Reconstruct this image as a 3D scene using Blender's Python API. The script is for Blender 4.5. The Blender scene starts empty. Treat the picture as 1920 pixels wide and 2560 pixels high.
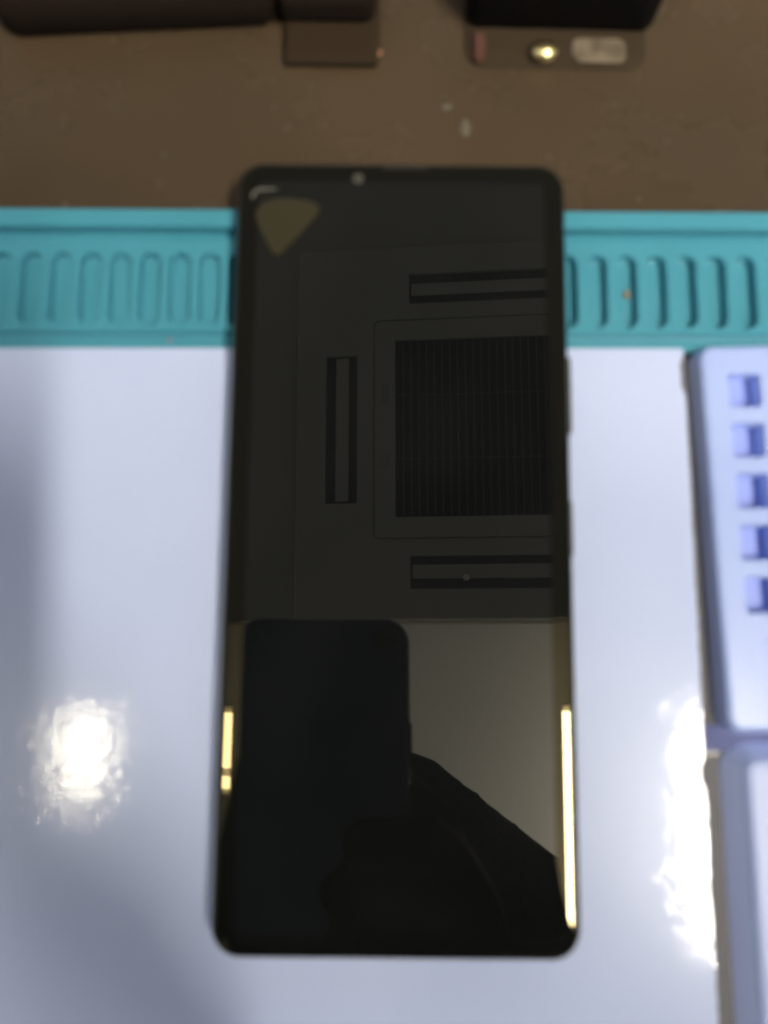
import bpy, bmesh, math, random
from mathutils import Vector, Matrix
random.seed(7)
S = bpy.context.scene
COL = S.collection
mm = 0.001
rad = math.radians

# ------------------------------------------------------------------ camera, world, lights, exposure
CAM_H, TILT = 0.1895, rad(8.4)
cd = bpy.data.cameras.new('camera'); cam = bpy.data.objects.new('camera', cd); COL.objects.link(cam)
cam.location = (0, 0, CAM_H); cam.rotation_euler = (TILT, 0, 0)
cd.sensor_fit = 'VERTICAL'; cd.sensor_height = 36; cd.sensor_width = 27
cd.lens = 36 * 2128 / 2560
cd.clip_start = 0.0005; cd.clip_end = 50
cd.dof.use_dof = True; cd.dof.focus_distance = 2.15; cd.dof.aperture_fstop = cd.lens / 2.2; cd.dof.aperture_blades = 0
S.camera = cam

W = bpy.data.worlds.new('World'); S.world = W; W.use_nodes = True
bg = W.node_tree.nodes['Background']
bg.inputs[0].default_value = (0.90, 0.95, 1.0, 1); bg.inputs[1].default_value = 0.46

S.view_settings.view_transform = 'Standard'; S.view_settings.look = 'None'
S.view_settings.exposure = 0; S.view_settings.gamma = 1; S.view_settings.use_curve_mapping = False
S.render.engine = 'CYCLES'
S.cycles.use_denoising = True
S.cycles.max_bounces = 8; S.cycles.sample_clamp_indirect = 6; S.cycles.blur_glossy = 0.2

# ------------------------------------------------------------------ materials
def mat(name, col, rough=0.5, metal=0.0, ior=1.5, tint=None, **kw):
    m = bpy.data.materials.new(name); m.use_nodes = True
    b = m.node_tree.nodes['Principled BSDF']
    b.inputs['Base Color'].default_value = (*col, 1)
    b.inputs['Roughness'].default_value = rough
    b.inputs['Metallic'].default_value = metal
    b.inputs['IOR'].default_value = ior
    if tint: b.inputs['Specular Tint'].default_value = (*tint, 1)
    for k, v in kw.items(): b.inputs[k.replace('_', ' ')].default_value = v
    return m
def N(m, t): return m.node_tree.nodes.new(t)
def L(m, a, b): m.node_tree.links.new(a, b)
def bsdf(m): return m.node_tree.nodes['Principled BSDF']
def noise(m, scale, detail=3, rough=0.5, coord='Object'):
    tc = N(m, 'ShaderNodeTexCoord'); n = N(m, 'ShaderNodeTexNoise')
    n.inputs['Scale'].default_value = scale; n.inputs['Detail'].default_value = detail; n.inputs['Roughness'].default_value = rough
    L(m, tc.outputs[coord], n.inputs['Vector']); return n.outputs['Fac']
def ramp_col(m, fac, stops):
    r = N(m, 'ShaderNodeValToRGB'); e = r.color_ramp.elements
    while len(e) < len(stops): e.new(0.5)
    for i, (p, c) in enumerate(stops): e[i].position = p; e[i].color = (*c, 1)
    L(m, fac, r.inputs[0]); return r.outputs[0]
def add_color(m, scale, stops, detail=3): L(m, ramp_col(m, noise(m, scale, detail), stops), bsdf(m).inputs['Base Color'])
def add_bump(m, scale, dist, strength=1.0, detail=2):
    b = N(m, 'ShaderNodeBump'); b.inputs['Distance'].default_value = dist; b.inputs['Strength'].default_value = strength
    L(m, noise(m, scale, detail), b.inputs['Height']); L(m, b.outputs[0], bsdf(m).inputs['Normal']); L(m, b.outputs[0], bsdf(m).inputs['Coat Normal'])
def add_rough(m, scale, a, b_):
    mr = N(m, 'ShaderNodeMapRange'); mr.inputs['From Min'].default_value = 0.3; mr.inputs['From Max'].default_value = 0.7
    mr.inputs['To Min'].default_value = a; mr.inputs['To Max'].default_value = b_
    L(m, noise(m, scale, 4), mr.inputs['Value']); L(m, mr.outputs[0], bsdf(m).inputs['Roughness'])
def emit(name, col, s):
    m = mat(name, (0.8, 0.8, 0.8)); b = bsdf(m)
    b.inputs['Emission Color'].default_value = (*col, 1); b.inputs['Emission Strength'].default_value = s; return m

M = {}
M['desk'] = mat('dark brown desk laminate', (0.05, 0.036, 0.021), 0.22)
add_color(M['desk'], 14, [(0.3, (0.062, 0.042, 0.025)), (0.55, (0.074, 0.050, 0.029)), (0.8, (0.094, 0.064, 0.038))], 4)
add_rough(M['desk'], 40, 0.16, 0.34)
M['board'] = mat('bluish white laminate', (0.60, 0.65, 0.78), 0.24, ior=1.23, Coat_Weight=0.5, Coat_Roughness=0.045, Coat_IOR=1.45)
add_color(M['board'], 30, [(0.35, (0.56, 0.635, 0.90)), (0.7, (0.585, 0.66, 0.925))], 5)
add_bump(M['board'], 720, 0.000040, 1.0, 1)
M['board_edge'] = mat('raw board edge', (0.32, 0.25, 0.19), 0.9)
M['teal'] = mat('teal silicone', (0.055, 0.30, 0.35), 0.42, ior=1.42)
add_color(M['teal'], 60, [(0.3, (0.058, 0.28, 0.375)), (0.7, (0.068, 0.304, 0.405))], 4)
add_bump(M['teal'], 700, 0.00006, 0.5)
M['tray'] = mat('pale blue plastic', (0.50, 0.58, 0.92), 0.3, ior=1.46, Subsurface_Weight=0.0)
add_color(M['tray'], 40, [(0.3, (0.405, 0.505, 0.90)), (0.7, (0.44, 0.545, 0.92))], 3)
add_bump(M['tray'], 350, 0.00008, 0.4)
M['tray_low'] = mat('paler blue plastic', (0.46, 0.54, 0.87), 0.4, ior=1.46, Subsurface_Weight=0.0)
add_bump(M['tray_low'], 350, 0.00008, 0.4)
M['pocket'] = mat('shaded blue pocket floor', (0.34, 0.42, 0.86), 0.4, ior=1.4)
M['gap_shade'] = mat('slate blue gap shade', (0.15, 0.17, 0.34), 0.7, ior=1.2)
M['shade_strip'] = mat('grey shade strip', (0.19, 0.185, 0.20), 0.8, ior=1.2)  # grey stands for the shaded desk gap beside the trays
M['glass'] = mat('black screen glass', (0.0056, 0.0060, 0.0059), 0.015, ior=1.85, tint=(1.0, 0.94, 0.80))
add_color(M['glass'], 45, [(0.3, (0.0044, 0.0049, 0.0050)), (0.75, (0.0078, 0.0080, 0.0076))], 5)
M['glass_edge'] = mat('black curved edge glass', (0.0056, 0.0060, 0.0059), 0.015, ior=1.58, tint=(0.85, 0.70, 0.38))
M['frame'] = mat('dark metal phone frame', (0.06, 0.06, 0.055), 0.4, 0.4)
M['bezel'] = mat('black slit', (0.004, 0.004, 0.004), 0.6)
M['lens'] = mat('grey front camera lens', (0.06, 0.058, 0.046), 0.35)
M['glint'] = mat('pale film edge', (0.16, 0.155, 0.125), 0.4)
M['pick'] = mat('olive grey plastic pick', (0.036, 0.031, 0.017), 0.75, ior=1.2)
add_bump(M['pick'], 500, 0.00005, 0.4)
M['navy'] = mat('black phone back glass', (0.032, 0.056, 0.078), 0.2)
M['navy_edge'] = mat('black phone edge', (0.02, 0.024, 0.03), 0.55, 0.2)
M['black'] = mat('matte black', (0.003, 0.003, 0.003), 0.6)
M['emblem'] = mat('dark glossy emblem', (0.016, 0.028, 0.040), 0.25)
M['pouch'] = mat('dark brown cloth', (0.015, 0.0095, 0.007), 0.95, ior=1.2); add_bump(M['pouch'], 300, 0.0006, 0.6)
M['block'] = mat('dark umber plastic', (0.032, 0.021, 0.012), 0.8, ior=1.2)
M['device'] = mat('black device plastic', (0.003, 0.0024, 0.002), 0.7, ior=1.2)
M['plate'] = mat('brown base plate', (0.042, 0.029, 0.018), 0.85, ior=1.2)
M['label'] = mat('worn beige label', (0.11, 0.085, 0.058), 0.8); add_color(M['label'], 160, [(0.35, (0.07, 0.052, 0.033)), (0.6, (0.18, 0.14, 0.095))])
M['brass'] = mat('polished brass', (0.95, 0.78, 0.38), 0.32, 1.0)
M['redbutton'] = mat('dull red rubber', (0.085, 0.033, 0.02), 0.6)
M['dust'] = mat('pale crumb', (0.12, 0.098, 0.07), 0.9)
M['copper'] = mat('copper bead', (0.75, 0.36, 0.22), 0.4, 0.6)
M['crumb'] = mat('tan crumb', (0.33, 0.22, 0.10), 0.9)
M['pinkcrumb'] = mat('pink crumb', (0.35, 0.16, 0.20), 0.9)
M['ceil'] = mat('white ceiling paint', (0.80, 0.79, 0.76), 0.9); add_bump(M['ceil'], 60, 0.002, 0.3)
M['soffit'] = mat('grey beige soffit paint', (0.36, 0.36, 0.335), 0.85); add_bump(M['soffit'], 40, 0.002, 0.25)
M['ac'] = mat('grey beige casing', (0.38, 0.38, 0.345), 0.5)
M['acdark'] = mat('dull indicator plastic', (0.31, 0.31, 0.28), 0.5)
M['ceiling_fill'] = emit('added ceiling fill', (1.0, 0.96, 0.88), 36.0)
M['gap'] = mat('dark vent gap', (0.018, 0.018, 0.017), 0.8)
M['grille'] = mat('dark air grille', (0.002, 0.006, 0.011), 0.8, ior=1.05)
M['slat'] = mat('grille slat', (0.10, 0.115, 0.135), 0.6)
M['trim'] = mat('pale edge trim', (0.8, 0.78, 0.7), 0.4)
M['lampbody'] = mat('lamp housing', (0.6, 0.6, 0.58), 0.4)
M['lamp'] = emit('lamp diffuser', (1.0, 0.93, 0.79), 222.0)
M['lamp_small'] = emit('small lamp diffuser', (1.0, 0.89, 0.66), 95.0)
M['skin'] = mat('skin', (0.30, 0.17, 0.11), 0.55)
M['sweater'] = mat('black sweater', (0.022, 0.023, 0.026), 0.95, ior=1.15); add_bump(M['sweater'], 220, 0.004, 0.8)
M['glove'] = mat('black glove', (0.004, 0.004, 0.005), 0.95, ior=1.08)
M['hair'] = mat('black hair', (0.008, 0.007, 0.006), 0.6); add_bump(M['hair'], 160, 0.006, 0.8)
M['trousers'] = mat('dark trousers', (0.02, 0.022, 0.03), 0.9)
M['floor'] = mat('grey floor', (0.22, 0.22, 0.22), 0.5)
M['eye'] = mat('dark eye', (0.02, 0.015, 0.01), 0.1)

# ------------------------------------------------------------------ mesh helpers
def obj(name, bm, m, parent=None, smooth=False, loc=None, rot=None):
    me = bpy.data.meshes.new(name); bmesh.ops.recalc_face_normals(bm, faces=bm.faces[:]); bm.to_mesh(me); bm.free()
    for mm_ in (m if isinstance(m, (list, tuple)) else [m]): me.materials.append(mm_)
    if smooth:
        for p in me.polygons: p.use_smooth = True
    o = bpy.data.objects.new(name, me); COL.objects.link(o)
    if parent: o.parent = parent
    if loc: o.location = loc
    if rot: o.rotation_euler = rot
    return o
def tag(o, label, cat, group=None):
    o['label'] = label; o['category'] = cat
    if group: o['group'] = group
    return o
def empty(name, loc=(0, 0, 0), rot=(0, 0, 0)):
    o = bpy.data.objects.new(name, None); COL.objects.link(o); o.location = loc; o.rotation_euler = rot; o.empty_display_size = 0.01
    return o
def box(bm, x0, x1, y0, y1, z0, z1, bev=0, seg=2):
    r = bmesh.ops.create_cube(bm, size=1); vs = r['verts']
    bmesh.ops.scale(bm, verts=vs, vec=(x1 - x0, y1 - y0, z1 - z0))
    bmesh.ops.translate(bm, verts=vs, vec=((x0 + x1) / 2, (y0 + y1) / 2, (z0 + z1) / 2))
    if bev:
        es = list({e for v in vs for e in v.link_edges})
        bmesh.ops.bevel(bm, geom=es, offset=bev, segments=seg, affect='EDGES', profile=0.5)
    return bm
def rrect(x0, x1, y0, y1, r, n=8):
    pts = []
    for cx, cy, a0 in ((x1 - r, y1 - r, 0), (x0 + r, y1 - r, 90), (x0 + r, y0 + r, 180), (x1 - r, y0 + r, 270)):
        for i in range(n + 1):
            a = rad(a0 + 90 * i / n); pts.append((cx + r * math.cos(a), cy + r * math.sin(a)))
    return pts
def stack(bm, rings, cap=True):
    """rings: lists of 3D points, same count; bridges them and caps both ends"""
    R = [[bm.verts.new(p) for p in ring] for ring in rings]; n = len(R[0])
    for a, b in zip(R, R[1:]):
        for i in range(n): bm.faces.new((a[i], a[(i + 1) % n], b[(i + 1) % n], b[i]))
    if cap: bm.faces.new(R[0][::-1]); bm.faces.new(R[-1])
    return bm
def slab(bm, x0, x1, y0, y1, r, prof, n=8):
    """prof: (inset, z) pairs from bottom to top"""
    return stack(bm, [[(x, y, z) for x, y in rrect(x0 + e, x1 - e, y0 + e, y1 - e, max(r - e, 1e-5), n)] for e, z in prof])
def poly_prism(bm, pts, z0, z1, bev=0.0):
    c = (sum(p[0] for p in pts) / len(pts), sum(p[1] for p in pts) / len(pts))
    def sc(k): return [(c[0] + (p[0] - c[0]) * k, c[1] + (p[1] - c[1]) * k) for p in pts]
    rings = [[(x, y, z0) for x, y in pts]]
    if bev: rings += [[(x, y, z1 - bev) for x, y in pts], [(x, y, z1) for x, y in sc(1 - bev * 40)]]
    else: rings += [[(x, y, z1) for x, y in pts]]
    return stack(bm, rings)
def cut(o, cutter_bm):
    """subtract a mesh from an object, keep only the resulting mesh"""
    me = bpy.data.meshes.new('cutter'); bmesh.ops.recalc_face_normals(cutter_bm, faces=cutter_bm.faces[:]); cutter_bm.to_mesh(me); cutter_bm.free()
    c = bpy.data.objects.new('cutter', me); COL.objects.link(c); bpy.context.view_layer.update(); c.matrix_world = o.matrix_world; bpy.context.view_layer.update()
    md = o.modifiers.new('cut', 'BOOLEAN'); md.operation = 'DIFFERENCE'; md.object = c; md.solver = 'EXACT'
    bpy.context.view_layer.update()
    new = bpy.data.meshes.new_from_object(o.evaluated_get(bpy.context.evaluated_depsgraph_get()))
    o.modifiers.clear(); old = o.data; o.data = new; new.name = old.name
    bpy.data.meshes.remove(old); bpy.data.objects.remove(c); bpy.data.meshes.remove(me)
def lathe(bm, prof, n=24, c=(0, 0)):
    return stack(bm, [[(c[0] + r * math.cos(2 * math.pi * i / n), c[1] + r * math.sin(2 * math.pi * i / n), z) for i in range(n)] for r, z in prof])
def blob(bm, x, y, z, rx, ry, rz, seed=0, sub=2, jit=0.2):
    r = bmesh.ops.create_icosphere(bm, subdivisions=sub, radius=1); rnd = random.Random(seed)
    for v in r['verts']:
        k = 1 + rnd.uniform(-jit, jit); v.co = Vector((x + v.co.x * rx * k, y + v.co.y * ry * k, z + v.co.z * rz * k))
    return bm

# ------------------------------------------------------------------ setting: floor, desk, ceiling, soffit
bm = bmesh.new(); box(bm, -2.5, 2.5, -2.5, 2.5, -0.80, -0.75)
o = obj('floor', bm, M['floor']); o['kind'] = 'structure'
bm = bmesh.new(); box(bm, -0.8, 0.8, -0.28, 0.75, -0.03, 0.0, 0.002)
o = obj('desk_top', bm, M['desk']); o['kind'] = 'structure'

SL = rad(6.5)                       # the ceiling falls towards +x
bm = bmesh.new(); box(bm, -2.2, 2.2, -2.2, 0.08, 0.0, 0.04)
o = obj('ceiling', bm, M['ceil'], loc=(0.2, 0, 2.55), rot=(0, SL, 0)); o['kind'] = 'structure'
bm = bmesh.new(); box(bm, -2.2, 2.2, 0.042, 2.2, 0.0, 0.64)
o = obj('ceiling_soffit', bm, M['soffit'], loc=(0.2, 0, 1.9), rot=(0, SL, 0)); o['kind'] = 'structure'
bm = bmesh.new(); box(bm, -2.2, 2.2, 0.034, 0.0415, -0.001, 0.012)
o = obj('ceiling_trim', bm, M['trim'], loc=(0.2, 0, 1.9), rot=(0, SL, 0)); o['kind'] = 'structure'

# ------------------------------------------------------------------ ceiling lamps
def ceiling_lamp(loc, sx, sy, m, label, bar=None):
    r = tag(empty('ceiling_lamp', loc), label, 'lamp', 'ceiling lamps')
    bm = bmesh.new(); box(bm, -sx / 2 - .02, sx / 2 + .02, -sy / 2 - .02, sy / 2 + .02, 0.004, 0.05, 0.003); obj('housing', bm, M['lampbody'], r)
    if bar is None:
        bm = bmesh.new(); box(bm, -sx / 2, sx / 2, -sy / 2, sy / 2, -0.008, 0.003, 0.002); obj('diffuser', bm, m, r)
    else:
        for a, b in ((bar + .012, sy / 2), (-sy / 2, bar - .012)):
            bm = bmesh.new(); box(bm, -sx / 2, sx / 2, a, b, -0.008, 0.003, 0.002); obj('diffuser', bm, m, r)
    bm = bmesh.new(); box(bm, -sx / 2, sx / 2, -sy / 2, sy / 2, 0.0505, 0.056, 0.002); obj('fill_glow_panel', bm, M['ceiling_fill'], r)  # glowing top added to brighten the ceiling
    for x in (-sx / 3, sx / 3):
        bm = bmesh.new(); lathe(bm, [(0.003, 0.057), (0.003, 0.58)], 8, (x, 0)); obj('hanging_rod', bm, M['lampbody'], r)
    return r
ceiling_lamp((0.80, -0.865, 1.95), 0.09, 1.34, M['lamp'], 'long warm white ceiling lamp mirrored along the right edge of the phone')
ceiling_lamp((-0.75, -0.29, 2.0), 0.10, 0.19, M['lamp_small'], 'small split warm white ceiling lamp mirrored along the left edge of the phone', bar=-0.055)

# ------------------------------------------------------------------ ceiling cassette air conditioner
ac = tag(empty('air_conditioner', (0.254, 0.519, 1.8938), (0, SL, 0)), 'square four way ceiling air conditioner mirrored in the phone screen', 'air conditioner')
bm = bmesh.new(); box(bm, -.476, .476, -.476, .476, -0.016, -0.001, 0.004)
panel = obj('panel', bm, M['ac'], ac)
cb = bmesh.new()
box(cb, -.226, .226, -.226, .226, -0.03, -0.006)
for a in range(4):
    t = bmesh.new(); box(t, -.19, .19, .322, .402, -0.03, -0.004); t.transform(Matrix.Rotation(a * math.pi / 2, 4, 'Z'))
    me = bpy.data.meshes.new('t'); t.to_mesh(me); t.free(); cb.from_mesh(me); bpy.data.meshes.remove(me)
# dark seam round the intake lid, as a groove
o_ = rrect(-.281, .281, -.281, .281, .018, 5); i_ = rrect(-.277, .277, -.277, .277, .015, 5)
n = len(o_)
rings = [[(x, y, -0.03) for x, y in o_], [(x, y, -0.010) for x, y in o_], [(x, y, -0.010) for x, y in i_], [(x, y, -0.03) for x, y in i_]]
R = [[cb.verts.new(p) for p in r_] for r_ in rings]
for a in range(4):
    A, B = R[a], R[(a + 1) % 4]
    for i in range(n): cb.faces.new((A[i], A[(i + 1) % n], B[(i + 1) % n], B[i]))
cut(panel, cb)
bm = bmesh.new(); box(bm, -.225, .225, -.225, .225, -0.0078, -0.0063)
gr = obj('intake_grille', bm, M['grille'], ac)
bm = bmesh.new()
for i in range(1, 23):
    x = -.225 + .45 * i / 23; box(bm, x - .0012, x + .0012, -.225, .225, -0.014, -0.0080)
for y in (-.081, .082): box(bm, -.225, .225, y - .0008, y + .0008, -0.0150, -0.0142)
obj('slats', bm, M['slat'], gr)
for a in range(4):
    q = Matrix.Rotation(a * math.pi / 2, 4, 'Z')
    bm = bmesh.new(); box(bm, -.1895, .1895, .3225, .4015, -0.0056, -0.0043); bm.transform(q)
    lv = obj('air_outlet', bm, M['gap'], ac)
    bm = bmesh.new(); box(bm, -.184, .184, -.017, .017, -0.0015, 0.0015, 0.001)
    bm.transform(q @ Matrix.Translation((0, .360, -0.012)) @ Matrix.Rotation(rad(8), 4, 'X'))
    obj('vane', bm, M['ac'], lv)
bm = bmesh.new(); lathe(bm, [(.008, -.0165), (.008, -.0195), (.005, -.021)], 16, (-.054, -.375)); obj('sensor', bm, M['trim'], ac)
bm = bmesh.new()
box(bm, -.262, -.24, .06, .11, -0.0168, -0.0162); obj('indicator_plate', bm, M['acdark'], ac)
bm = bmesh.new(); box(bm, -.262, -.24, -.10, -.07, -0.0168, -0.0162); obj('indicator_plate', bm, M['acdark'], ac)

# ------------------------------------------------------------------ teal silicone mat with slots
MROT = rad(-0.35)
bm = bmesh.new()
prof = [(65.2, 0), (65.2, 1.7), (65.5, 1.9), (67.8, 1.9), (68.2, 1.5), (68.6, 1.6), (68.75, 3.0), (69.0, 3.3), (91.0, 3.3), (91.8, 3.0), (92.2, 1.3), (93.3, 1.1), (93.5, 1.5), (93.62, 4.2), (93.9, 4.6), (97.5, 4.6), (98.0, 4.3), (98.15, 3.8), (98.15, 0)]
stack(bm, [[(x, (y - 80) * mm, z * mm) for y, z in prof] for x in (-.16, .16)])
mat_o = obj('silicone_mat', bm, M['teal'], loc=(0, .080, 0.0002), rot=(0, 0, MROT))
tag(mat_o, 'teal silicone work mat with a row of rounded slots under the phone', 'mat')
cb = bmesh.new()
for k in range(-6, 32):
    cx = (-81.4 + 6.858 * k) * mm; w = 2.4 * mm
    rings = []
    for e, z in ((0.6, 0.5), (0.2, 0.62), (0.04, 1.0), (0, 2.8), (-0.06, 3.1), (-0.22, 3.32), (-0.3, 5)):
        ww = w - e * mm
        rings.append([(x, y, z * mm) for x, y in rrect(cx - ww, cx + ww, (70.4 - 80) * mm + e * mm, (87.7 - 80) * mm - e * mm, ww * .97, 8)])
    stack(cb, rings)
cut(mat_o, cb)
for p in mat_o.data.polygons: p.use_smooth = False

# ------------------------------------------------------------------ white board with a ragged right edge
rnd = random.Random(3)
edge = []
y = 64.7
while y > -240:
    x = 67.75 - 0.004 * (64.7 - y) * 0.3 + rnd.uniform(-.12, .12)
    if 54 < y < 63: x -= 0.9 * min(1, (63 - y) / 2) * (1 if y > 56 else (y - 54) / 2)
    if -32 < y < -24.5: x -= 1.0 * math.sin(math.pi * (y + 32) / 7.5)
    if -53 < y < -49.5: x -= 0.5
    edge.append((x, y)); y -= rnd.uniform(0.7, 1.6)
pts = [(-150, 64.9), (-150, -240)] + edge[::-1]
bm = bmesh.new()
stack(bm, [[(x * mm, y * mm, z * mm) for x, y in pts] for z in (0.2, 4.25)] + [[(x * mm - (0.00015 if x > 0 else 0), y * mm, 4.4 * mm) for x, y in pts]])
bd = obj('white_board', bm, [M['board'], M['board_edge']])
for p in bd.data.polygons:
    if abs(p.normal.z) < 0.5 and p.center.x > 0.05: p.material_index = 1
tag(bd, 'glossy bluish white board with ragged right edge lying under the phone', 'board')

# ------------------------------------------------------------------ pale blue parts tray and lower tray
TR = rad(1.1)
bm = bmesh.new()
slab(bm, 0, .085, -.0845, 0, .0032, [(-.0010, 0.0007), (0.0, 0.0050), (0.0003, 0.0057), (0.0009, 0.0061), (0.0014, 0.0062)], 6)
tray = obj('parts_tray', bm, M['tray'], loc=(.0707, .0648, 0), rot=(0, 0, TR))
tag(tray, 'pale blue plastic parts tray with a column of square pockets', 'tray')
cb = bmesh.new()
for j in range(5):
    for i in range(6):
        cx, cy = .0094 + i * .0114, -.0105 - j * .01135
        h = .0034
        slab(cb, cx - h, cx + h, cy - h - .0003, cy + h + .0003, .0005, [(0.0002, .0013), (0.00005, .0016), (0, .0056), (-.0004, .0064), (-.0006, .008)], 3)
slab(cb, .0078, .079, -.0815, -.0655, .002, [(0.0006, .0052), (0.0, .0056), (0, .008)], 4)
cut(tray, cb)
tray.data.materials.append(M['pocket'])  # pocket floors tinted darker to imitate shade inside the pockets
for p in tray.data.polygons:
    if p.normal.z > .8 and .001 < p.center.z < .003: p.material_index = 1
bm = bmesh.new(); slab(bm, -.0032, .084, -.0843, -.0006, .003, [(0, .0001), (0, .0004), (.0002, .0006)], 4); obj('gap_shade_strip', bm, M['shade_strip'], tray, rot=(0, 0, -TR))  # added strip, coloured like the desk gap in shade
bm = bmesh.new()
slab(bm, 0, .085, -.130, 0, .0032, [(-.0032, 0.0007), (0.0, 0.0046), (0.0005, 0.0055), (0.0013, 0.0060), (0.0020, 0.0061)], 6)
low = obj('storage_tray', bm, M['tray_low'], loc=(.0751, -.0247, 0), rot=(0, 0, rad(0.4)))
tag(low, 'whitish blue plastic tray with a raised rim below the pocket tray', 'tray')
cb = bmesh.new(); slab(cb, .0052, .079, -.125, -.0050, .003, [(0.0016, .0034), (0.0006, .0040), (0, .0056), (-.0006, .0066), (-.0008, .008)], 6)
cut(low, cb)

bm = bmesh.new(); slab(bm, -.0076, .084, -.1297, -.0004, .003, [(0, .0001), (0, .0004), (.0002, .0006)], 4); obj('gap_shade_strip', bm, M['shade_strip'], low)  # same painted shade strip along the lower tray
bm = bmesh.new(); box(bm, -.0066, .085, .0005, .0062, .0008, .0016, .0003); obj('ledge', bm, M['gap_shade'], low)  # dark blue imitates the shade in the gap between the trays
# ------------------------------------------------------------------ the phone
ZS = 0.0115
ph = tag(empty('smartphone', (0.0031, 0.0215, 0.0048), (0, 0, rad(-0.55))), 'black smartphone lying face up, its screen mirroring the ceiling', 'phone')
HX, HY = .0369, .0845
T = ZS - 0.0048
bm = bmesh.new()
slab(bm, -HX, HX, -HY, HY, .0062, [(.0022, 0.0), (.0009, .0005), (.0002, .0016), (0.0, .0028), (0.0, .0042), (.0002, .0050)], 10)
obj('frame', bm, M['frame'], ph, True)
prof = [(.0003, T - .0018)]
R_ = .031; e0 = .0050
e_end = .0007
prof.append((.00030, T - .00105)); prof.append((.00042, T - .00072))
for i in range(9):
    e = e_end + (e0 - e_end) * i / 8; prof.append((e, T - ((e0 - e) ** 2) / (2 * R_)))
bm = bmesh.new(); slab(bm, -HX, HX, -HY, HY, .0062, prof, 12)
sg = obj('screen', bm, [M['glass'], M['glass_edge']], ph, True)
for p in sg.data.polygons:
    if len(p.vertices) > 4: p.use_smooth = False
    if len(p.vertices) == 4: p.material_index = 1
def p2l(x, y): # world mm on the screen to phone space
    v = Matrix.Rotation(rad(0.55), 3, 'Z') @ Vector((x * mm - .0031, y * mm - .0215, 0)); return v.x, v.y
cx, cy = p2l(-5.8, 101.9)
bm = bmesh.new(); lathe(bm, [(.00125, T - .0002), (.00125, T + .00003), (.0007, T + .00006)], 24, (cx, cy)); obj('front_camera', bm, M['lens'], ph)
bm = bmesh.new(); slab(bm, -.004, .006, HY - .00175, HY - .0011, .0003, [(0, T - .0010), (0, T - .00008)], 4); obj('earpiece', bm, M['bezel'], ph)
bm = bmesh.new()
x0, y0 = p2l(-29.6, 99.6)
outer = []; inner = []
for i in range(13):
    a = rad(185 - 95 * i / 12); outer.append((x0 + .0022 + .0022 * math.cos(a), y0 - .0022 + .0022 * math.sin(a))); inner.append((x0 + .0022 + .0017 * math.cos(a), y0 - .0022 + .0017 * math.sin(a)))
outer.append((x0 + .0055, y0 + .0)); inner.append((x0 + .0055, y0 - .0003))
stack(bm, [[(x, y, z) for x, y in outer + inner[::-1]] for z in (T - .0001, T + .00006)]); obj('corner_glint', bm, M['glint'], ph)  # pale arc painted in for the highlight at the glass corner
bm = bmesh.new(); slab(bm, HX - .001, HX + .0007, .0228, .0400, .0004, [(0.0002, .0022), (0, .0024), (0, .0041), (.0002, .0043)], 4); obj('side_button', bm, M['frame'], ph)
bm = bmesh.new(); slab(bm, HX - .001, HX + .0004, -.004, .008, .0003, [(0.0002, .0022), (0, .0024), (0, .0041), (.0002, .0043)], 4); obj('side_button', bm, M['frame'], ph)

# olive pick lying on the upper left corner of the screen
def smooth_poly(ctrl, n=10):
    k = len(ctrl); out = []
    for i in range(k):
        p0, p1, p2, p3 = (Vector(ctrl[(i + d) % k]) for d in (-1, 0, 1, 2))
        for j in range(n):
            t = j / n
            out.append(tuple(0.5 * ((2 * p1) + (p2 - p0) * t + (2 * p0 - 5 * p1 + 4 * p2 - p3) * t * t + (3 * p1 - p0 - 3 * p2 + p3) * t ** 3)))
    return out
pk = smooth_poly([(-28.6, 92.6), (-27.6, 95.0), (-25.3, 96.4), (-21.5, 96.8), (-17.2, 96.3), (-14.6, 95.2), (-14.3, 94.0), (-15.5, 92.2), (-19.0, 88.0), (-22.6, 84.0), (-23.5, 83.5), (-24.6, 84.0), (-26.6, 87.8)])
bm = bmesh.new(); poly_prism(bm, [(x * mm, y * mm) for x, y in pk], ZS + .00005, ZS + .0007, .0003)
tag(obj('opening_pick', bm, M['pick']), 'olive rounded triangular opening pick lying on the corner of the phone screen', 'pick')

# ------------------------------------------------------------------ the phone that takes the photograph, held above
hp = tag(empty('camera_phone', (0, 0, CAM_H), (TILT, 0, 0)), 'dark phone held above the desk, mirrored in the screen', 'phone')
X0, X1, Y0, Y1 = -.0625, .0105, -.140, .0085
bm = bmesh.new(); slab(bm, X0, X1, Y0, Y1, .0105, [(.0012, .0026), (.0003, .0032), (0, .0042), (0, .0086), (.0003, .0096), (.0012, .0102)], 10); obj('frame', bm, M['navy_edge'], hp, True)
bm = bmesh.new(); slab(bm, X0 + .0012, X1 - .0012, Y0 + .0012, Y1 - .0012, .0093, [(.0003, .0022), (0, .0025), (0, .0030)], 10); obj('back_glass', bm, M['navy'], hp)
bm = bmesh.new(); slab(bm, X0 + .002, X1 - .002, Y0 + .002, Y1 - .002, .0085, [(0, .0098), (0, .0104)], 10); obj('front_glass', bm, M['navy'], hp)
bm = bmesh.new(); lathe(bm, [(.0050, .0025), (.0050, .0014), (.0046, .0010), (.0034, .0010), (.0030, .0016)], 32); obj('lens', bm, M['black'], hp, True)
bm = bmesh.new(); lathe(bm, [(.0022, .0025), (.0022, .0019)], 20, (.0005, -.0095)); obj('flash_lamp', bm, M['navy_edge'], hp)
bm = bmesh.new(); slab(bm, X1 - .001, X1 + .0009, -.052, -.034, .0004, [(0, .0048), (0, .0078)], 4); obj('side_button', bm, M['navy_edge'], hp)
bm = bmesh.new() # dark emblem: a rounded fruit with a bite and a leaf
fr = []
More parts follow.
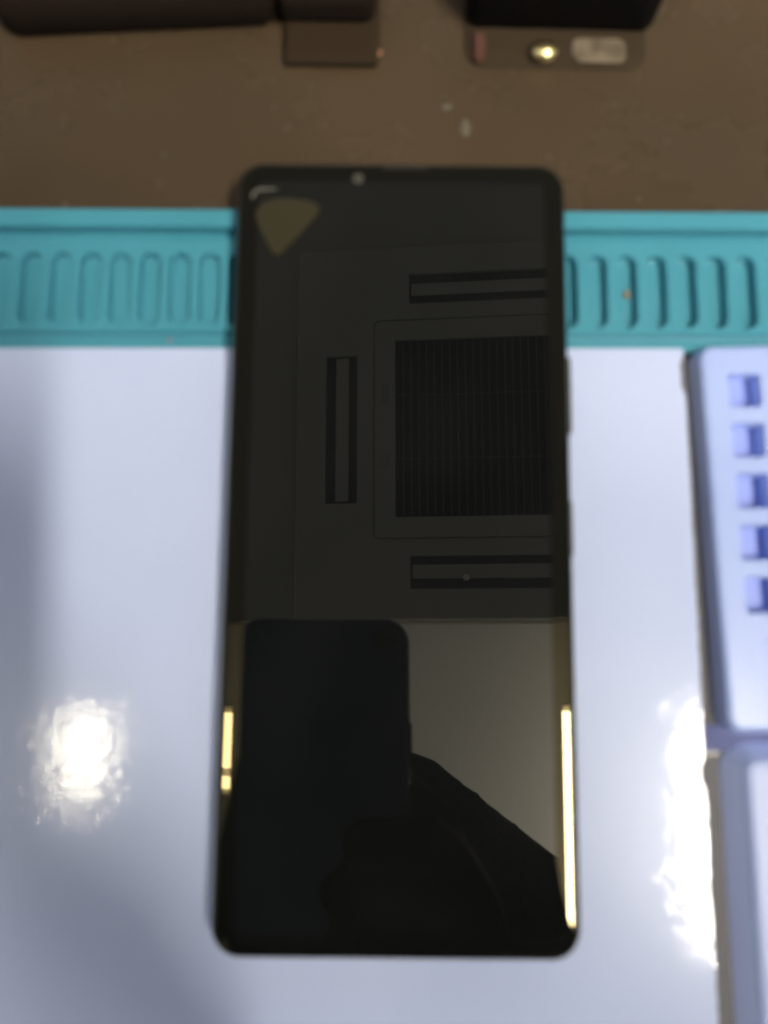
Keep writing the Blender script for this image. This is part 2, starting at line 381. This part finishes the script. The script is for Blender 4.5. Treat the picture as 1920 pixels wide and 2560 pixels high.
for i in range(48):
    a = 2 * math.pi * i / 48
    r = .0050 * (1 + .10 * math.cos(2 * a) * -0.5 - .16 * math.exp(-((a - math.pi / 2) / .35) ** 2) - .10 * math.exp(-((a - 3 * math.pi / 2) / .3) ** 2))
    x, y = r * math.cos(a), r * 1.05 * math.sin(a)
    d = math.hypot(x - .0062, y - .0008)
    if d < .0026: x, y = .0062 + (x - .0062) * .0026 / max(d, 1e-6) , y; x = min(x, .0062 - math.sqrt(max(0, .0026 ** 2 - (y - .0008) ** 2)))
    fr.append((-x - .026, y - .036))
stack(bm, [[(x, y, z) for x, y in fr] for z in (.0024, .00212)])
leaf = [(-.026 + .0016 * math.sin(t) * math.sin(t / 2) , -.0292 - .0018 * math.cos(t)) for t in [2 * math.pi * i / 16 for i in range(16)]]
stack(bm, [[(x, y, z) for x, y in leaf] for z in (.0024, .00212)])
obj('emblem', bm, M['emblem'], hp)

# ------------------------------------------------------------------ the person holding it
person = tag(empty('person', (-0.05, -0.55, -0.75)), 'dark clothed person leaning over the desk, mirrored behind the held phone', 'person')
def skin(name, joints, bones, m, vox=.005):
    bm = bmesh.new()
    def rr(r): return r if isinstance(r, tuple) else (r, r)
    for a, b in bones:
        pa, pb = Vector(joints[a][0]), Vector(joints[b][0]); ra, rb = rr(joints[a][1]), rr(joints[b][1])
        n = max(2, int((pb - pa).length / (0.35 * min(*ra, *rb))))
        for i in range(n + 1):
            t = i / n; p = pa.lerp(pb, t); rx = ra[0] + (rb[0] - ra[0]) * t; ry = ra[1] + (rb[1] - ra[1]) * t
            q = bmesh.ops.create_icosphere(bm, subdivisions=2, radius=1)
            for v in q['verts']: v.co = Vector((p.x + v.co.x * rx, p.y + v.co.y * ry, p.z + v.co.z * ry))
    me = bpy.data.meshes.new(name); bm.to_mesh(me); bm.free(); me.materials.append(m)
    o = bpy.data.objects.new(name, me); COL.objects.link(o)
    rm = o.modifiers.new('remesh', 'REMESH'); rm.mode = 'VOXEL'; rm.voxel_size = vox; rm.use_smooth_shade = True
    sm = o.modifiers.new('smooth', 'SMOOTH'); sm.iterations = 3
    bpy.context.view_layer.update()
    new = bpy.data.meshes.new_from_object(o.evaluated_get(bpy.context.evaluated_depsgraph_get()))
    o.modifiers.clear(); o.data = new; bpy.data.meshes.remove(me)
    if not new.materials: new.materials.append(m)
    for p in new.polygons: p.use_smooth = True
    o.parent = person; o.matrix_parent_inverse = Matrix.Translation(-person.location)
    return o
HXp = -.062
J = {'pelvis': ((-.05, -.60, .16), (.14, .11)), 'waist': ((-.05, -.55, .30), (.125, .10)), 'chest': ((-.05, -.42, .46), (.14, .11)), 'upper': ((-.055, -.245, .575), (.12, .085)),
     'neck': ((-.06, -.175, .655), .058), 'neck2': ((-.062, -.150, .710), .052), 'head': ((HXp, -.125, .770), (.068, .078)), 'crown': ((HXp, -.105, .835), (.066, .078)), 'top': ((HXp, -.095, .885), (.042, .05)),
     'trR': ((.015, -.172, .688), .056), 'trR2': ((.085, -.218, .640), .053), 'trL': ((-.135, -.172, .68), .056), 'shR': ((.145, -.277, .590), .068), 'elR': ((.285, -.325, .44), .072), 'foR': ((.125, -.225, .275), .055), 'wrR': ((.042, -.176, .200), .029),
     'shL': ((-.245, -.235, .585), .060), 'elL': ((-.33, -.36, .34), .042), 'wrL': ((-.20, -.26, .06), .028),
     'hipR': ((.04, -.60, .10), .085), 'knR': ((.06, -.57, -.30), .058), 'anR': ((.06, -.60, -.68), .042), 'toR': ((.07, -.47, -.72), .032),
     'hipL': ((-.14, -.60, .10), .085), 'knL': ((-.16, -.57, -.30), .058), 'anL': ((-.16, -.60, -.68), .042), 'toL': ((-.17, -.47, -.72), .032)}
B = [('pelvis', 'waist'), ('waist', 'chest'), ('chest', 'upper'), ('upper', 'neck'), ('neck', 'neck2'), ('neck2', 'head'), ('head', 'crown'), ('crown', 'top'),
     ('upper', 'shR'), ('neck', 'trR'), ('trR', 'trR2'), ('trR2', 'shR'), ('neck', 'trL'), ('trL', 'shL'), ('shR', 'elR'), ('elR', 'foR'), ('foR', 'wrR'), ('upper', 'shL'), ('shL', 'elL'), ('elL', 'wrL'),
     ('pelvis', 'hipR'), ('hipR', 'knR'), ('knR', 'anR'), ('anR', 'toR'), ('pelvis', 'hipL'), ('hipL', 'knL'), ('knL', 'anL'), ('anL', 'toL')]
# right hand round the lower end of the phone: palm below its end, four fingers on the back's left side, thumb at the right
up = Vector((0, math.cos(TILT), math.sin(TILT))); out = Vector((0, math.sin(TILT), -math.cos(TILT)))
def hl(x, y, z): return tuple(Vector((0, 0, CAM_H)) + Vector((x, 0, 0)) + up * (y - .008) - out * z)
J['palmR'] = (hl(.027, -.100, .010), (.018, .019))
J['heelR'] = (hl(.033, -.128, .014), (.019, .020))
B += [('wrR', 'heelR'), ('heelR', 'palmR')]
def digit(n, pts, rs, root):
    prev = root
    for i, (p, r) in enumerate(zip(pts, rs)):
        k = f'{n}{i}'; J[k] = (hl(*p), r); B.append((prev, k)); prev = k
for i, ln in enumerate((.020, .026, .024, .016)):
    y = -.072 - .0175 * i
    digit(f'f{i}', [(.0215, y - .004, .004), (.0165, y, -.0052), (.0165 - ln * .6, y + .001, -.0066), (.0165 - ln * 1.25, y + .001, -.0052)], (.0094, .0088, .0080, .0068), 'palmR')
digit('th', [(.026, -.082, .014), (.0185, -.066, .0165), (.0075, -.055, .0185)], (.0105, .0092, .0078), 'palmR')
for i, dx in enumerate((-.03, -.01, .01, .03)):
    k = f'l{i}'; J[k] = ((-.20 + dx, -.24, .024), .0085); B.append(('wrL', k)); J[k + 'b'] = ((-.19 + dx * 1.2, -.20 + abs(dx) * -.3, .012), .007); B.append((k, k + 'b'))
J['lt'] = ((-.155, -.235, .022), .009); B.append(('wrL', 'lt'))
names = list(J); ix = {k: i for i, k in enumerate(names)}
skin('body', [J[k] for k in names], [(ix[a], ix[b]) for a, b in B], M['skin'], .0045)
def garment(name, keys, extra, m, k=1.03, add=.008, vox=.008):
    js = []; 
    for q in keys:
        p, r = J[q]; r = r if isinstance(r, tuple) else (r, r); js.append((p, (r[0] * k + add, r[1] * k + add)))
    kk = {q: i for i, q in enumerate(keys)}
    return skin(name, js, [(kk[a], kk[b]) for a, b in B if a in kk and b in kk], m, vox)
garment('sweater', ['pelvis', 'waist', 'chest', 'upper', 'neck', 'trR', 'trR2', 'trL', 'shR', 'elR', 'foR', 'wrR', 'shL', 'elL'], None, M['sweater'])
garment('trousers', ['pelvis', 'hipR', 'knR', 'anR', 'hipL', 'knL', 'anL'], None, M['trousers'], 1.08, .006)
garment('glove', ['wrR', 'heelR', 'palmR'] + [f'f{i}{j}' for i in range(4) for j in range(4)] + ['th0', 'th1', 'th2'], None, M['glove'], 1.04, .0020, .003)
hair = skin('hair', [((HXp, -.175, .775), (.062, .05)), ((HXp, -.150, .845), (.074, .075)), ((HXp, -.112, .890), (.060, .060))], [(0, 1), (1, 2)], M['hair'])
for nm, loc_, r_, m_ in (('nose', (HXp, -.036, .790), (.010, .018, .014), M['skin']), ('eye', (HXp - .03, -.046, .815), (.011, .008, .007), M['eye']), ('eye', (HXp + .03, -.046, .815), (.011, .008, .007), M['eye']),
                         ('mouth', (HXp, -.050, .757), (.022, .007, .005), M['eye']), ('ear', (HXp - .072, -.122, .80), (.008, .016, .026), M['skin']), ('ear', (HXp + .072, -.122, .80), (.008, .016, .026), M['skin'])):
    bm = bmesh.new(); blob(bm, *loc_, *r_, 0, 2, 0); o = obj(nm, bm, m_, person, True); o.matrix_parent_inverse = Matrix.Translation(-person.location)

# ------------------------------------------------------------------ things at the back of the desk
bm = bmesh.new(); slab(bm, -.0345, .0345, 0, .05, .006, [(.001, .0003), (0, .002), (0, .010), (.002, .013), (.005, .014)], 6)
tag(obj('pouch', bm, M['pouch'], loc=(-.0590, .1462, 0), rot=(0, 0, rad(2.8)), smooth=True), 'long dark brown pouch along the back of the desk, left of the umber block', 'pouch')
bk = tag(empty('plastic_block', (-.0128, .1385, 0), (0, 0, rad(-1))), 'small dark umber block on the desk between the pouch and the black device', 'block')
bm = bmesh.new(); box(bm, -.0115, .0115, -.0015, .03, .0003, .003, .0012); obj('base', bm, M['block'], bk)
bm = bmesh.new(); box(bm, -.0122, .0105, .008, .04, .0032, .012, .002); obj('cover', bm, M['pouch'], bk)
dv = tag(empty('tool_device', (.042, .1368, 0), (0, 0, rad(-1.5))), 'black device with brass knob and worn beige label at the back of the desk', 'device')
bm = bmesh.new(); slab(bm, -.0215, .0205, .0012, .05, .004, [(-.0012, .0002), (0, .0008), (.0012, .0014), (.0030, .0018)], 5); obj('base', bm, M['plate'], dv)
bm = bmesh.new(); slab(bm, -.0225, .0235, .0095, .06, .004, [(0, .0019), (0, .018), (.002, .020)], 5); obj('housing', bm, M['device'], dv)
bm = bmesh.new(); slab(bm, .0035, .0165, .0010, .0075, .002, [(0, .0018), (0.0003, .0021)], 5); obj('label_plate', bm, M['label'], dv)
bm = bmesh.new(); blob(bm, -.0035, .0026, .0034, .0032, .0026, .0018, 1, 3, 0.0); obj('knob', bm, M['brass'], dv, True)
bm = bmesh.new(); slab(bm, -.0205, -.0175, .0005, .008, .001, [(0, .0018), (0.0004, .0026)], 4); obj('button', bm, M['redbutton'], dv)

# ------------------------------------------------------------------ crumbs
def crumb(name, x, y, z, r, m, label, group=None, flat=.4, ry=None, seed=0):
    bm = bmesh.new(); blob(bm, 0, 0, 0, r * mm, (ry or r) * mm, r * mm * flat, seed)
    tag(obj(name, bm, m, loc=(x * mm, y * mm, z * mm + r * mm * flat * .8), smooth=True), label, 'crumb', group)
specks = [(55.8, 127.8, .55, 'pale speck on the desk, upper one right of the phone top'), (68.0, 118.1, .6, 'pale speck on the desk midway between device and mat on the right'),
          (-23.4, 121.4, .5, 'pale speck on the desk just above the phone top left corner'), (-26.3, 127.0, .45, 'faint pale speck on the desk highest above the phone left corner'),
          (71.7, 124.8, .45, 'faint pale speck on the desk nearest the right side'), (60.6, 103.3, .5, 'pale speck on the desk close to the teal mat right of the phone'), (-75.8, 101.8, .5, 'pale speck on the desk close to the teal mat on the left')]
for i, (x, y, r, lb) in enumerate(specks): crumb('speck', x, y, 0, r, M['dust'], lb, 'specks on the brown desk', .35, seed=i)
crumb('flake', 15.2, 127.0, 0, 1.3, M['dust'], 'larger pale flake on the desk behind the phone, the upper one', 'flakes on the brown desk', .12, 1.0, 21)
crumb('flake', 19.6, 121.6, 0, 1.2, M['dust'], 'long pale flake on the desk nearest the phone top edge', 'flakes on the brown desk', .12, 2.4, 22)
crumb('bead', -1.3, 141.0, 0, .75, M['copper'], 'tiny copper bead beside the umber block', None, .8, seed=31)
crumb('crumb', 56.4, 78.9, 1.0, .75, M['crumb'], 'tan crumb lying in a slot of the teal mat', None, .5, 1.0, 32)
crumb('crumb', -49.0, 67.2, 2.8, .5, M['pinkcrumb'], 'pinkish crumb on the lower ledge of the teal mat', None, .4, seed=33)
crumb('mark', -32.5, -1.2, 4.42, 1.0, M['pinkcrumb'], 'faint thin mark on the white board left of the phone', None, .03, .35, 41)
bpy.data.objects['mark'].data.materials[0] = mat('grey smudge', (.45, .48, .58), .8)
